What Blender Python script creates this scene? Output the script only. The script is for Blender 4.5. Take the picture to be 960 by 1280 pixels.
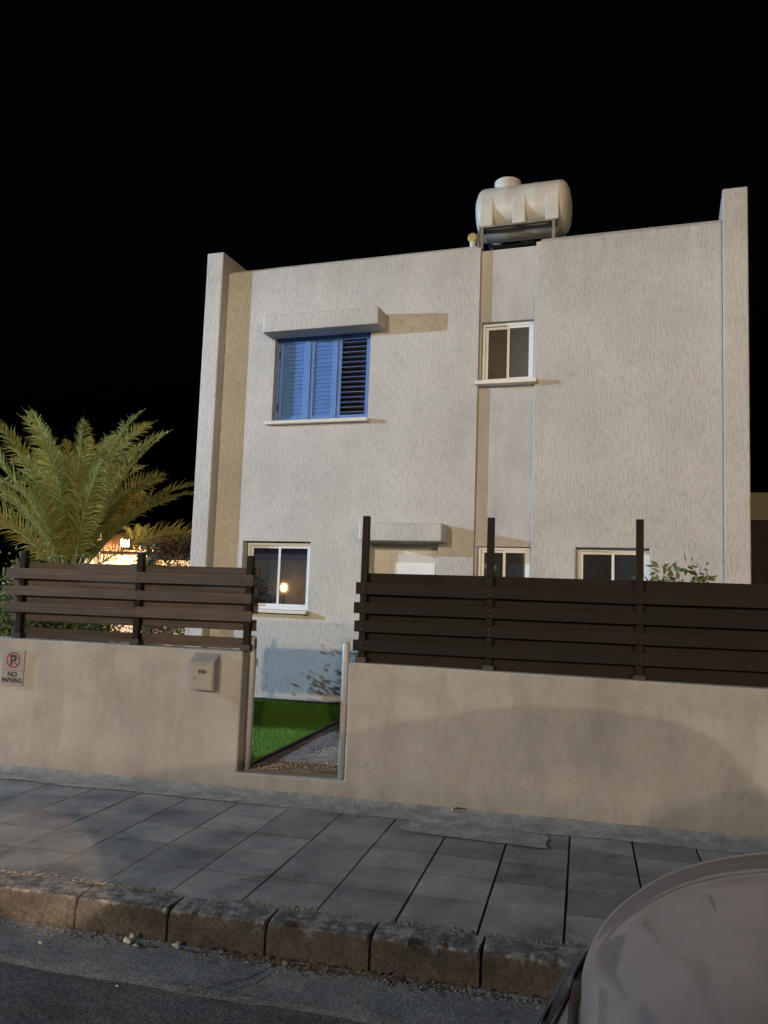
import bpy, bmesh, math, random
from mathutils import Vector, Matrix, noise as mnoise
random.seed(11)
R = math.radians
S = bpy.context.scene
for o in list(bpy.data.objects): bpy.data.objects.remove(o)
C = S.collection

# ---------------------------------------------------------------- camera
cam_d = bpy.data.cameras.new('camera'); cam = bpy.data.objects.new('camera', cam_d); C.objects.link(cam)
p_, r_, y_ = R(5.71024), R(2.01482), R(13.75863)
right = Vector((math.cos(y_), math.sin(y_), 0)); fwd = Vector((-math.sin(y_), math.cos(y_), 0)); up = Vector((0, 0, 1))
f2 = fwd*math.cos(p_) + up*math.sin(p_); u2 = up*math.cos(p_) - fwd*math.sin(p_)
rr = right*math.cos(r_) + u2*math.sin(r_); uu = u2*math.cos(r_) - right*math.sin(r_)
cam.matrix_world = Matrix(((rr.x, uu.x, -f2.x, 0), (rr.y, uu.y, -f2.y, 0), (rr.z, uu.z, -f2.z, 1.5), (0, 0, 0, 1)))
cam_d.sensor_fit = 'VERTICAL'; cam_d.sensor_height = 24; cam_d.lens = 1030.855/1280*24
cam_d.clip_start = 0.05; cam_d.clip_end = 2000
S.camera = cam
# ---------------------------------------------------------------- night sky
W = bpy.data.worlds.new("World"); S.world = W; W.use_nodes = True
wn = W.node_tree; bg = wn.nodes['Background']
sky = wn.nodes.new('ShaderNodeTexSky'); sky.sky_type = 'NISHITA'; sky.sun_disc = False
sky.sun_elevation = R(-4.5); sky.sun_rotation = R(200); sky.air_density = 1.0; sky.ozone_density = 1.6
wn.links.new(sky.outputs[0], bg.inputs[0]); bg.inputs[1].default_value = 0.15
S.view_settings.view_transform = 'Standard'; S.view_settings.look = 'None'
S.view_settings.exposure = 0.12; S.view_settings.gamma = 1
S.render.resolution_x = 768; S.render.resolution_y = 1024
# street lamp heads that light the place (their posts are built in street_lamp() below)
COOL = dict(pos=(-22.6, 4.0, 6.1), power=17500, col=(0.52, 0.76, 1.0))
WARM = dict(pos=(22.0, -27.0, 6.2), power=14500, col=(1.0, 0.76, 0.47))
BACK = dict(pos=(7.0, -20.0, 7.5), power=3800, col=(1.0, 0.78, 0.51))
BACK2 = dict(pos=(-9.0, -20.0, 7.5), power=14500, col=(1.0, 0.79, 0.53))

# ---------------------------------------------------------------- materials
def mat(name):
    m = bpy.data.materials.new(name); m.use_nodes = True
    return m, m.node_tree, m.node_tree.nodes['Principled BSDF']
def coords(nt, scale=(1, 1, 1)):
    tc = nt.nodes.new('ShaderNodeTexCoord'); mp = nt.nodes.new('ShaderNodeMapping')
    mp.inputs['Scale'].default_value = scale; nt.links.new(tc.outputs['Object'], mp.inputs[0]); return mp.outputs[0]
def noise(nt, vec, scale, detail=4, rough=.5):
    n = nt.nodes.new('ShaderNodeTexNoise'); n.inputs['Scale'].default_value = scale
    n.inputs['Detail'].default_value = detail; n.inputs['Roughness'].default_value = rough
    nt.links.new(vec, n.inputs['Vector']); return n.outputs['Fac']
def ramp(nt, fac, stops):
    r = nt.nodes.new('ShaderNodeValToRGB'); e = r.color_ramp.elements
    e[0].position, e[0].color = stops[0][0], (*stops[0][1], 1); e[1].position, e[1].color = stops[-1][0], (*stops[-1][1], 1)
    for p, c in stops[1:-1]:
        x = e.new(p); x.color = (*c, 1)
    nt.links.new(fac, r.inputs[0]); return r.outputs[0]
def mixc(nt, fac, a, b, mode='MIX'):
    m = nt.nodes.new('ShaderNodeMix'); m.data_type = 'RGBA'; m.blend_type = mode
    if isinstance(fac, float): m.inputs[0].default_value = fac
    else: nt.links.new(fac, m.inputs[0])
    for i, v in ((6, a), (7, b)):
        if isinstance(v, tuple): m.inputs[i].default_value = (*v, 1)
        else: nt.links.new(v, m.inputs[i])
    return m.outputs[2]
def math_(nt, op, a, b):
    m = nt.nodes.new('ShaderNodeMath'); m.operation = op
    for i, v in enumerate((a, b)):
        if isinstance(v, (int, float)): m.inputs[i].default_value = v
        else: nt.links.new(v, m.inputs[i])
    return m.outputs[0]
def bump(nt, bs, h, strength, dist):
    b = nt.nodes.new('ShaderNodeBump'); b.inputs['Strength'].default_value = strength; b.inputs['Distance'].default_value = dist
    nt.links.new(h, b.inputs['Height']); nt.links.new(b.outputs[0], bs.inputs['Normal'])
def simple(name, col, rough=.6, metal=0, nscale=None, var=.15, bstr=0, bscale=60, coat=0, spec=.5):
    m, nt, bs = mat(name); bs.inputs['Roughness'].default_value = rough; bs.inputs['Metallic'].default_value = metal
    bs.inputs['Specular IOR Level'].default_value = spec
    bs.inputs['Coat Weight'].default_value = coat; bs.inputs['Coat Roughness'].default_value = .04
    v = coords(nt); n = noise(nt, v, nscale or 6, 5, .6)
    c = ramp(nt, n, [(.3, tuple(x*(1-var) for x in col)), (.7, tuple(min(1, x*(1+var)) for x in col))])
    nt.links.new(c, bs.inputs['Base Color'])
    if bstr: bump(nt, bs, noise(nt, v, bscale, 4), bstr, .004)
    return m
def emis(name, col, s):
    m, nt, bs = mat(name); bs.inputs['Base Color'].default_value = (*col, 1)
    bs.inputs['Emission Color'].default_value = (*col, 1); bs.inputs['Emission Strength'].default_value = s; return m
M = {}
def m_stucco():                                   # vertically dragged, worm-holed stucco
    m, nt, bs = mat('dragged_stucco'); bs.inputs['Roughness'].default_value = .9; bs.inputs['Specular IOR Level'].default_value = .2
    v = coords(nt); vs = coords(nt, (1, 1, .17)); vd = coords(nt, (1, 1, .4))
    w1 = noise(nt, vs, 62, 4, .68); w2 = noise(nt, vd, 110, 2, .6); w3 = noise(nt, v, 14, 4, .6)
    gro = ramp(nt, w1, [(.33, (0, 0, 0)), (.47, (.85, .85, .85)), (.6, (1, 1, 1))])
    h = math_(nt, 'ADD', math_(nt, 'MULTIPLY', gro, 1.0), math_(nt, 'ADD', math_(nt, 'MULTIPLY', w2, .8), math_(nt, 'MULTIPLY', w3, .5)))
    bump(nt, bs, h, 1.0, .0052)
    big = noise(nt, v, .9, 5, .62)
    c = ramp(nt, big, [(.3, (.485, .470, .465)), (.52, (.565, .545, .535)), (.72, (.62, .597, .578))])
    st = ramp(nt, noise(nt, coords(nt, (1, 1, .22)), 2.6, 5, .7), [(.3, (.92, .92, .92)), (.56, (1, 1, 1))])
    c = mixc(nt, 1.0, c, st, 'MULTIPLY')
    c = mixc(nt, math_(nt, 'MULTIPLY', math_(nt, 'SUBTRACT', 1, gro), .10), c, (.40, .37, .33))
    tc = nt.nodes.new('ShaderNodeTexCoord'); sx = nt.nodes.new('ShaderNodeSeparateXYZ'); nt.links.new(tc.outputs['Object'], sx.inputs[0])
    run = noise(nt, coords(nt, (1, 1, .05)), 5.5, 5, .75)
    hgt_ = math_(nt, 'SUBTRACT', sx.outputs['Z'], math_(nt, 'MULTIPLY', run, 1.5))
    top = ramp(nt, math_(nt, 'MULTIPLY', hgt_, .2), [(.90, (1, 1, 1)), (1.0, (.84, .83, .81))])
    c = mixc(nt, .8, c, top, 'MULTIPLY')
    blotch = ramp(nt, noise(nt, v, .55, 3, .5), [(.38, (.95, .94, .945)), (.6, (1, 1, 1))]); c = mixc(nt, 1.0, c, blotch, 'MULTIPLY')
    nt.links.new(c, bs.inputs['Base Color']); return m
def m_smooth(name, a, b, c3, bstr=.5, blot=.25):
    m, nt, bs = mat(name); bs.inputs['Roughness'].default_value = .88; bs.inputs['Specular IOR Level'].default_value = .2
    v = coords(nt); vv = coords(nt, (1, 1, .3))
    c = ramp(nt, noise(nt, v, 1.3, 6, .62), [(.28, a), (.5, b), (.72, c3)])
    s = ramp(nt, noise(nt, vv, 3.2, 6, .7), [(.33, (.80, .79, .78)), (.55, (1, 1, 1))])
    sp = ramp(nt, noise(nt, v, 38, 4, .7), [(.28, (.8, .79, .77)), (.4, (1, 1, 1))])
    bl = ramp(nt, noise(nt, v, 3.1, 7, .72), [(.36, (.82, .82, .83)), (.5, (1, 1, 1)), (.68, (1.08, 1.07, 1.05))])
    c = mixc(nt, .9, c, s, 'MULTIPLY'); c = mixc(nt, .6, c, sp, 'MULTIPLY'); c = mixc(nt, blot, c, bl, 'MULTIPLY')
    nt.links.new(c, bs.inputs['Base Color'])
    h = math_(nt, 'ADD', math_(nt, 'MULTIPLY', noise(nt, v, 7, 6, .62), 2.4), math_(nt, 'MULTIPLY', noise(nt, v, 70, 4), .35))
    bump(nt, bs, h, bstr, .012); return m
def m_gardenwall():
    m = m_smooth('garden_wall_plaster', (.305, .30, .305), (.355, .35, .355), (.40, .393, .395), .2, .6)
    nt = m.node_tree; bs = nt.nodes['Principled BSDF']
    src = bs.inputs['Base Color'].links[0].from_socket
    tc = nt.nodes.new('ShaderNodeTexCoord'); sx = nt.nodes.new('ShaderNodeSeparateXYZ'); nt.links.new(tc.outputs['Object'], sx.inputs[0])
    n = noise(nt, coords(nt, (1, 1, .5)), 4, 6, .7)
    low = math_(nt, 'ADD', sx.outputs['Z'], math_(nt, 'MULTIPLY', n, .28))   # splash-back grime near the pavement
    d = ramp(nt, low, [(.14, (.62, .62, .60)), (.34, (1, 1, 1))])
    nt.links.new(mixc(nt, .55, src, d, 'MULTIPLY'), bs.inputs['Base Color']); return m
def m_slab():
    m, nt, bs = mat('slab_concrete'); bs.inputs['Roughness'].default_value = .72; bs.inputs['Specular IOR Level'].default_value = .35
    v = coords(nt); oi = nt.nodes.new('ShaderNodeNewGeometry').outputs['Random Per Island']
    c = ramp(nt, noise(nt, v, 2.2, 7, .68), [(.32, (.105, .107, .112)), (.48, (.175, .177, .182)), (.6, (.215, .213, .213)), (.72, (.29, .285, .28))])
    c = mixc(nt, 1.0, c, ramp(nt, oi, [(0, (.72, .72, .74)), (1, (1.18, 1.16, 1.14))]), 'MULTIPLY')
    c = mixc(nt, 1.0, c, ramp(nt, noise(nt, v, 1.1, 4, .6), [(.40, (.84, .845, .86)), (.48, (1, 1, 1))]), 'MULTIPLY')
    sp = ramp(nt, noise(nt, v, 160, 2, .6), [(.3, (.6, .6, .6)), (.42, (1, 1, 1)), (.7, (1.15, 1.15, 1.15))])
    c = mixc(nt, .6, c, sp, 'MULTIPLY')
    dust = ramp(nt, noise(nt, v, 5.5, 7, .75), [(.52, (0, 0, 0)), (.74, (1, 1, 1))])
    c = mixc(nt, math_(nt, 'MULTIPLY', dust, .35), c, (.36, .35, .34))
    nt.links.new(c, bs.inputs['Base Color'])
    h = math_(nt, 'ADD', noise(nt, v, 12, 6, .65), math_(nt, 'MULTIPLY', noise(nt, v, 220, 3), .35)); bump(nt, bs, h, .55, .006); return m
def m_rough(name, a, b, c3, sc, bscale, bs_=.8, bd=.012, rough=.9, sp=(.5, 1.35)):
    m, nt, bs = mat(name); bs.inputs['Roughness'].default_value = rough; bs.inputs['Specular IOR Level'].default_value = .3
    v = coords(nt); c = ramp(nt, noise(nt, v, sc, 7, .7), [(.3, a), (.5, b), (.7, c3)])
    c = mixc(nt, .7, c, ramp(nt, noise(nt, v, bscale*1.3, 3, .6), [(.34, (sp[0],)*3), (.5, (1, 1, 1)), (.66, (sp[1],)*3)]), 'MULTIPLY')
    nt.links.new(c, bs.inputs['Base Color'])
    h = math_(nt, 'ADD', noise(nt, v, bscale, 6, .78), math_(nt, 'MULTIPLY', noise(nt, v, bscale/6, 4), 1.5)); bump(nt, bs, h, bs_, bd); return m
def m_board(name, g, grey):
    m, nt, bs = mat(name); bs.inputs['Roughness'].default_value = .7; bs.inputs['Specular IOR Level'].default_value = .25
    v = coords(nt, (.25, 3, 9)); oi = nt.nodes.new('ShaderNodeNewGeometry').outputs['Random Per Island']
    c = ramp(nt, noise(nt, v, 6, 6, .65), [(p, tuple(x*g*(1-grey)+sum(k)/3*g*grey for x in k)) for p, k in ((.3, (.038, .024, .020)), (.55, (.056, .035, .029)), (.75, (.080, .050, .042)))])
    c = mixc(nt, 1.0, c, ramp(nt, oi, [(0, (.75, .75, .78)), (1, (1.2, 1.15, 1.1))]), 'MULTIPLY')
    c = mixc(nt, .5, c, ramp(nt, noise(nt, coords(nt), 5, 5, .7), [(.35, (.7, .7, .7)), (.65, (1.2, 1.2, 1.2))]), 'MULTIPLY')
    nt.links.new(c, bs.inputs['Base Color']); bump(nt, bs, noise(nt, coords(nt, (1, 3, 40)), 12, 4), .4, .002); return m
def m_leaf(name, a, b, c3, trans=.15):
    m, nt, bs = mat(name); bs.inputs['Roughness'].default_value = .5; bs.inputs['Specular IOR Level'].default_value = .35
    oi = nt.nodes.new('ShaderNodeNewGeometry').outputs['Random Per Island']
    nt.links.new(ramp(nt, oi, [(0, a), (.5, b), (1, c3)]), bs.inputs['Base Color'])
    tr = nt.nodes.new('ShaderNodeBsdfTranslucent'); tr.inputs[0].default_value = (*c3, 1)
    mx = nt.nodes.new('ShaderNodeMixShader'); mx.inputs[0].default_value = trans
    out = nt.nodes['Material Output']; nt.links.new(bs.outputs[0], mx.inputs[1]); nt.links.new(tr.outputs[0], mx.inputs[2]); nt.links.new(mx.outputs[0], out.inputs[0]); return m
def m_carpaint():
    m, nt, bs = mat('car_paint'); bs.inputs['Metallic'].default_value = .65; bs.inputs['Roughness'].default_value = .34
    bs.inputs['Coat Weight'].default_value = .45; bs.inputs['Coat Roughness'].default_value = .06
    v = coords(nt); fl = noise(nt, v, 900, 2)
    c = ramp(nt, fl, [(.3, (.185, .155, .163)), (.7, (.26, .222, .234))])
    d = ramp(nt, noise(nt, v, 5, 6, .7), [(.4, (.85, .85, .85)), (.65, (1, 1, 1))])
    nt.links.new(mixc(nt, 1.0, c, d, 'MULTIPLY'), bs.inputs['Base Color'])
    rg = ramp(nt, noise(nt, v, 3.5, 6, .7), [(.35, (.28,)*3), (.7, (.44,)*3)]); nt.links.new(rg, bs.inputs['Roughness'])
    return m
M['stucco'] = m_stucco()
M['smooth'] = m_smooth('smooth_render', (.46, .45, .46), (.505, .495, .505), (.54, .53, .54), .25)
M['trimplaster'] = m_smooth('trim_plaster', (.56, .54, .50), (.62, .60, .565), (.66, .64, .60), .5)
M['gwall'] = m_gardenwall()
M['slab'] = m_slab()
M['mortar'] = m_rough('mortar', (.14, .14, .142), (.22, .218, .216), (.33, .325, .32), 6, 90, .9, .012)
M['joint'] = m_rough('joint_dirt', (.02, .019, .018), (.035, .033, .03), (.06, .055, .05), 8, 120, .8)
M['kerb'] = m_rough('kerb_concrete', (.055, .046, .042), (.095, .082, .075), (.17, .155, .145), 5, 70, .9, .01)
def m_kerb():
    m = m_rough('kerb_concrete', (.036, .034, .035), (.060, .057, .059), (.10, .096, .097), 5, 60, .8, .008)
    nt = m.node_tree; bs = nt.nodes['Principled BSDF']; src = bs.inputs['Base Color'].links[0].from_socket
    tc = nt.nodes.new('ShaderNodeTexCoord'); sx = nt.nodes.new('ShaderNodeSeparateXYZ'); nt.links.new(tc.outputs['Object'], sx.inputs[0])
    n = noise(nt, coords(nt), 11, 7, .78)      # worn, freshly broken concrete along the top arris
    k = math_(nt, 'ADD', math_(nt, 'MULTIPLY', sx.outputs['Z'], 9), math_(nt, 'MULTIPLY', n, 1.5))
    nt.links.new(mixc(nt, ramp(nt, k, [(.70, (0, 0, 0)), (.92, (1, 1, 1))]), src, (.21, .205, .205)), bs.inputs['Base Color']); return m
M['kerb'] = m_kerb()
M['asphalt'] = m_rough('asphalt', (.042, .041, .044), (.068, .066, .069), (.105, .10, .10), 2.6, 62, 1.0, .03, .9, (.22, 2.3))
M['gutter'] = m_rough('gutter_concrete', (.085, .085, .09), (.13, .13, .135), (.19, .185, .185), 5, 70, 1.0, .02, .9, (.4, 1.7))
M['soil'] = m_rough('soil', (.07, .045, .028), (.13, .085, .055), (.21, .145, .10), 2, 40, 1.0, .03)
M['earth'] = m_rough('dry_ground', (.05, .045, .035), (.09, .08, .06), (.13, .115, .09), .6, 30, .8, .02)
M['gravel'] = m_rough('pebble_concrete', (.16, .10, .07), (.36, .31, .29), (.50, .45, .43), 7, 75, 1.0, .02)
M['board'] = m_board('dark_brown_board', .19, 0); M['board_hazelit'] = m_board('haze_lit_brown_board', 1.6, .6)  # second board: lamp haze over the left fence painted in as lighter, greyer brown
M['steel'] = simple('black_steel', (.03, .028, .03), .45, .3)
M['brownsteel'] = simple('brown_steel', (.012, .008, .007), .6, 0, spec=.15)
M['screw'] = simple('screw_metal', (.16, .15, .14), .4, .7)
M['whitemetal'] = simple('white_metal', (.34, .345, .37), .4, 0, 4, .06)
M['frame'] = simple('white_window_frame', (.70, .72, .76), .35, 0, 5, .05)
M['marble'] = simple('sill_stone', (.66, .645, .615), .4, 0, 8, .08)
M['blue'] = simple('blue_paint', (.085, .195, .50), .42, 0, 9, .12)
M['door'] = simple('pale_door', (.50, .50, .485), .45, 0, 3, .05)
M['dark'] = simple('dark_interior', (.008, .008, .012), .8)
def glassmat(name, col, rough=.03):
    m, nt, bs = mat(name); v = coords(nt)
    nt.links.new(ramp(nt, noise(nt, v, 2, 4), [(.3, tuple(x*.75 for x in col)), (.7, tuple(x*1.25 for x in col))]), bs.inputs['Base Color'])
    bs.inputs['Roughness'].default_value = rough; bs.inputs['Specular IOR Level'].default_value = .8
    bs.inputs['Coat Weight'].default_value = .6; bs.inputs['Coat Roughness'].default_value = .01; return m
M['glass_navy'] = glassmat('dark_window_glass', (.012, .014, .030))
M['glass_curtain'] = glassmat('curtained_glass', (.105, .098, .085), .06)
M['glass_dim'] = glassmat('dim_glass', (.035, .038, .045), .04)
M['tank'] = simple('white_polythene', (.55, .53, .50), .42, 0, 3, .12)
M['galv'] = simple('galvanised_steel', (.22, .21, .20), .45, .5, 12, .3)
M['cap'] = simple('vent_cap_plastic', (.40, .30, .13), .6)
M['plastic'] = simple('pale_plastic', (.5, .49, .45), .5)
M['roof'] = simple('roof_membrane', (.25, .24, .23), .9)
M['frond'] = m_leaf('palm_leaflet', (.15, .17, .035), (.27, .27, .065), (.42, .38, .12), .42)
M['rachis'] = simple('palm_rachis', (.16, .18, .06), .5)
M['palmtrunk'] = m_rough('palm_bark', (.06, .045, .03), (.11, .08, .05), (.17, .13, .09), 8, 30, 1, .03)
M['leaf'] = m_leaf('shrub_leaf', (.035, .06, .018), (.065, .095, .028), (.11, .14, .05))
M['leafpale'] = m_leaf('pale_shrub_leaf', (.08, .085, .05), (.13, .13, .08), (.19, .18, .12))
M['leafhedge'] = m_leaf('hedge_leaf', (.09, .13, .045), (.15, .19, .07), (.22, .25, .11), .3)
M['twig'] = simple('twig_bark', (.10, .075, .05), .8)
M['grass'] = m_leaf('turf_blade', (.16, .32, .045), (.23, .45, .065), (.34, .58, .10), .25)
M['turfbase'] = m_rough('turf_backing', (.03, .10, .02), (.04, .14, .03), (.055, .17, .035), 8, 60)
M['edging'] = simple('lawn_edging', (.012, .016, .012), .7)
M['signwhite'] = simple('sign_white', (.27, .265, .285), .35, 0, 5, .08)
M['signred'] = simple('sign_red', (.22, .025, .03), .4)
M['signblack'] = simple('sign_black', (.012, .012, .014), .4)
M['mailbox'] = simple('mailbox_enamel', (.26, .265, .28), .38, .1, 6, .1)
M['slot'] = simple('brass_slot', (.09, .065, .035), .4, .4)
M['paint'] = m_carpaint()
M['cardark'] = simple('car_black_trim', (.012, .013, .016), .35)
M['tyre'] = simple('tyre_rubber', (.02, .02, .02), .8)
M['chrome'] = simple('chrome', (.75, .75, .78), .07, 1)
M['alloy'] = simple('alloy', (.45, .45, .46), .3, .9)
M['carglass'] = glassmat('car_glass', (.01, .012, .014))
m, nt, bs = mat('headlight_lens'); bs.inputs['Transmission Weight'].default_value = 1; bs.inputs['Roughness'].default_value = .02; bs.inputs['IOR'].default_value = 1.2
bs.inputs['Base Color'].default_value = (.85, .9, 1, 1); M['lens'] = m
M['farwall'] = m_smooth('far_house_render', (.50, .38, .28), (.56, .43, .32), (.62, .48, .36), .3)
M['tile'] = simple('roof_tile', (.22, .12, .075), .8, 0, 4, .3)
M['dimwall'] = simple('dim_house_render', (.30, .27, .17), .9, 0, 1.5, .2)
M['lampmetal'] = simple('lamp_post_metal', (.2, .2, .2), .5, .5)
M['leafdry'] = m_leaf('dry_leaf', (.05, .03, .018), (.11, .065, .035), (.20, .13, .08), .05)
M['stone'] = simple('pale_stone', (.34, .34, .34), .85, 0, 30, .2, .6)
M['grit'] = m_rough('grit', (.10, .095, .09), (.2, .19, .175), (.32, .30, .28), 20, 90)

# ---------------------------------------------------------------- builders
def tag(o, label=None, cat=None, group=None, kind=None):
    if label: o['label'] = label
    if cat: o['category'] = cat
    if group: o['group'] = group
    if kind: o['kind'] = kind
    return o
def thing(name, label, cat, loc=(0, 0, 0), rz=0, group=None):
    o = bpy.data.objects.new(name, None); C.objects.link(o); o.empty_display_size = .1
    o.location = loc; o.rotation_euler = (0, 0, rz); return tag(o, label, cat, group)
def obj(name, bm, material, parent=None, smooth=False, bevel=0, seg=2, autos=None):
    if bm.faces: bmesh.ops.recalc_face_normals(bm, faces=bm.faces)
    me = bpy.data.meshes.new(name); bm.to_mesh(me); bm.free()
    ms = material if isinstance(material, (list, tuple)) else [material]
    for x in ms: me.materials.append(x)
    o = bpy.data.objects.new(name, me); C.objects.link(o)
    if parent: o.parent = parent
    if smooth:
        for f in me.polygons: f.use_smooth = True
        if autos:
            for e in me.edges: pass
    if bevel:
        b = o.modifiers.new('bevel', 'BEVEL'); b.width = bevel; b.segments = seg; b.limit_method = 'ANGLE'; b.angle_limit = R(40); b.harden_normals = False
    return o
def setting(name, bm, material, **k):
    return tag(obj(name, bm, material, **k), kind='structure')
def B(): return bmesh.new()
def box(bm, x0, x1, y0, y1, z0, z1, rot=None):
    vs = [bm.verts.new((x, y, z)) for z in (z0, z1) for y in (y0, y1) for x in (x0, x1)]
    for q in ((0, 2, 3, 1), (4, 5, 7, 6), (0, 1, 5, 4), (2, 6, 7, 3), (0, 4, 6, 2), (1, 3, 7, 5)): bm.faces.new([vs[i] for i in q])
    return vs
def prism(bm, pts, y0, y1, axis='y'):
    def P(a, b, c): return (a, c, b) if axis == 'y' else ((c, a, b) if axis == 'x' else (a, b, c))
    A = [bm.verts.new(P(a, b, y0)) for a, b in pts]; D = [bm.verts.new(P(a, b, y1)) for a, b in pts]
    bm.faces.new(A); bm.faces.new(D[::-1]); n = len(pts)
    for i in range(n): bm.faces.new([A[i], D[i], D[(i+1) % n], A[(i+1) % n]])
def tube(bm, pts, rad, n=12, cap=True):
    pts = [Vector(p) for p in pts]; rings = []
    rads = rad if isinstance(rad, (list, tuple)) else [rad]*len(pts)
    ref = Vector((.13, .31, 1)).normalized()
    for i, p in enumerate(pts):
        t = (pts[min(i+1, len(pts)-1)]-pts[max(i-1, 0)]).normalized()
        r0 = ref if abs(t.dot(ref)) < .95 else Vector((1, 0, 0))
        a = t.cross(r0).normalized(); b = t.cross(a)
        rings.append([bm.verts.new(p+(a*math.cos(k*math.tau/n)+b*math.sin(k*math.tau/n))*rads[i]) for k in range(n)])
    for A, D in zip(rings, rings[1:]):
        for k in range(n): bm.faces.new([A[k], A[(k+1) % n], D[(k+1) % n], D[k]])
    if cap: bm.faces.new(rings[0]); bm.faces.new(rings[-1])
def lathe(bm, prof, c=(0, 0, 0), axis='z', n=32):
    rings = []
    for r, h in prof:
        ring = []
        for k in range(n):
            a = k*math.tau/n; x, y = r*math.cos(a), r*math.sin(a)
            v = {'z': (x, y, h), 'x': (h, x, y), 'y': (x, h, y)}[axis]
            ring.append(bm.verts.new((v[0]+c[0], v[1]+c[1], v[2]+c[2])))
        rings.append(ring)
    for A, D in zip(rings, rings[1:]):
        for k in range(n): bm.faces.new([A[k], A[(k+1) % n], D[(k+1) % n], D[k]])
    bm.faces.new(rings[0]); bm.faces.new(rings[-1])
def panel(bm, u0, u1, z0, z1, holes, y0, y1):
    """wall slab with rectangular openings, one welded shell. holes: (u0,u1,z0,z1)"""
    us = sorted({u0, u1, *[h[0] for h in holes if h[0] > u0], *[h[1] for h in holes if h[1] < u1]})
    zs = sorted({z0, z1, *[h[2] for h in holes if h[2] > z0], *[h[3] for h in holes if h[3] < z1]})
    def solid(i, j):
        if i < 0 or j < 0 or i >= len(us)-1 or j >= len(zs)-1: return False
        a, b = (us[i]+us[i+1])/2, (zs[j]+zs[j+1])/2
        return not any(h[0] < a < h[1] and h[2] < b < h[3] for h in holes)
    V = {}
    def v(i, j, y):
        k = (i, j, y)
        if k not in V: V[k] = bm.verts.new((us[i], y, zs[j]))
        return V[k]
    for i in range(len(us)-1):
        for j in range(len(zs)-1):
            if not solid(i, j): continue
            for y in (y0, y1): bm.faces.new([v(i, j, y), v(i+1, j, y), v(i+1, j+1, y), v(i, j+1, y)])
            if not solid(i-1, j): bm.faces.new([v(i, j, y0), v(i, j+1, y0), v(i, j+1, y1), v(i, j, y1)])
            if not solid(i+1, j): bm.faces.new([v(i+1, j, y0), v(i+1, j+1, y0), v(i+1, j+1, y1), v(i+1, j, y1)])
            if not solid(i, j-1): bm.faces.new([v(i, j, y0), v(i+1, j, y0), v(i+1, j, y1), v(i, j, y1)])
            if not solid(i, j+1): bm.faces.new([v(i, j+1, y0), v(i+1, j+1, y0), v(i+1, j+1, y1), v(i, j+1, y1)])
def rough(bm, amp, sc):
    for v in bm.verts:
        n = mnoise.noise_vector(v.co*sc); v.co += n*amp

# ================================================================ GROUND, STREET
bm = B(); g = 40
def sheet(bm, x0, x1, y0, y1, z, nx, ny, f=None):
    vs = [[bm.verts.new((x0+(x1-x0)*i/nx, y0+(y1-y0)*j/ny, z)) for i in range(nx+1)] for j in range(ny+1)]
    for j in range(ny):
        for i in range(nx): bm.faces.new([vs[j][i], vs[j][i+1], vs[j+1][i+1], vs[j+1][i]])
    if f:
        for row in vs:
            for v in row: f(v)
sheet(bm, -400, 400, -400, 500, -.30, 4, 4); setting('ground', bm, M['earth'])
bm = B()
def rd(v): v.co.z += .008*mnoise.noise(v.co*1.3)
sheet(bm, -60, 60, -4.2, 3.70, -.170, 200, 20, rd); setting('road', bm, M['asphalt'])
# concrete gutter strip between kerb and asphalt, ragged edge
bm = B(); N = 160; a = []
for i in range(N+1):
    x = -8+16*i/N
    yy = 3.32+.05*mnoise.noise(Vector((x*1.7, 0, 3)))+.02*mnoise.noise(Vector((x*9, 0, 1)))
    a.append((bm.verts.new((x, yy, -.171)), bm.verts.new((x, yy+.03, -.160)), bm.verts.new((x, 3.70, -.146))))
for p, q in zip(a, a[1:]): bm.faces.new([p[0], q[0], q[1], p[1]]); bm.faces.new([p[1], q[1], q[2], p[2]])
setting('gutter', bm, M['gutter'])
# road-side cracks in the gutter: modelled as thin dark fissures
def crack(pts, w, z):
    bm = B(); P = [Vector((x, y, z)) for x, y in pts]; L = []
    for i in range(len(P)-1):
        n = 7
        for k in range(n):
            q = P[i].lerp(P[i+1], k/n); q.x += random.uniform(-.008, .008); q.y += random.uniform(-.008, .008); L.append(q)
    L.append(P[-1]); prev = None
    for i, q in enumerate(L):
        t = (L[min(i+1, len(L)-1)]-L[max(i-1, 0)]).normalized(); nn = Vector((-t.y, t.x, 0))
        ww = w*(.3+random.random())*(1-abs(i/len(L)-.5)); c = (bm.verts.new(q+nn*ww), bm.verts.new(q-nn*ww))
        if prev: bm.faces.new([prev[0], c[0], c[1], prev[1]])
        prev = c
    return setting('road_crack', bm, M['joint'])
crack([(-1.55, 3.28), (-1.38, 3.45), (-1.30, 3.62)], .006, -.143)
crack([(-1.75, 3.30), (-1.55, 3.34), (-1.2, 3.31)], .004, -.1435)
crack([(-3.2, 3.45), (-2.9, 3.42), (-2.6, 3.48)], .003, -.1425)
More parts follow.
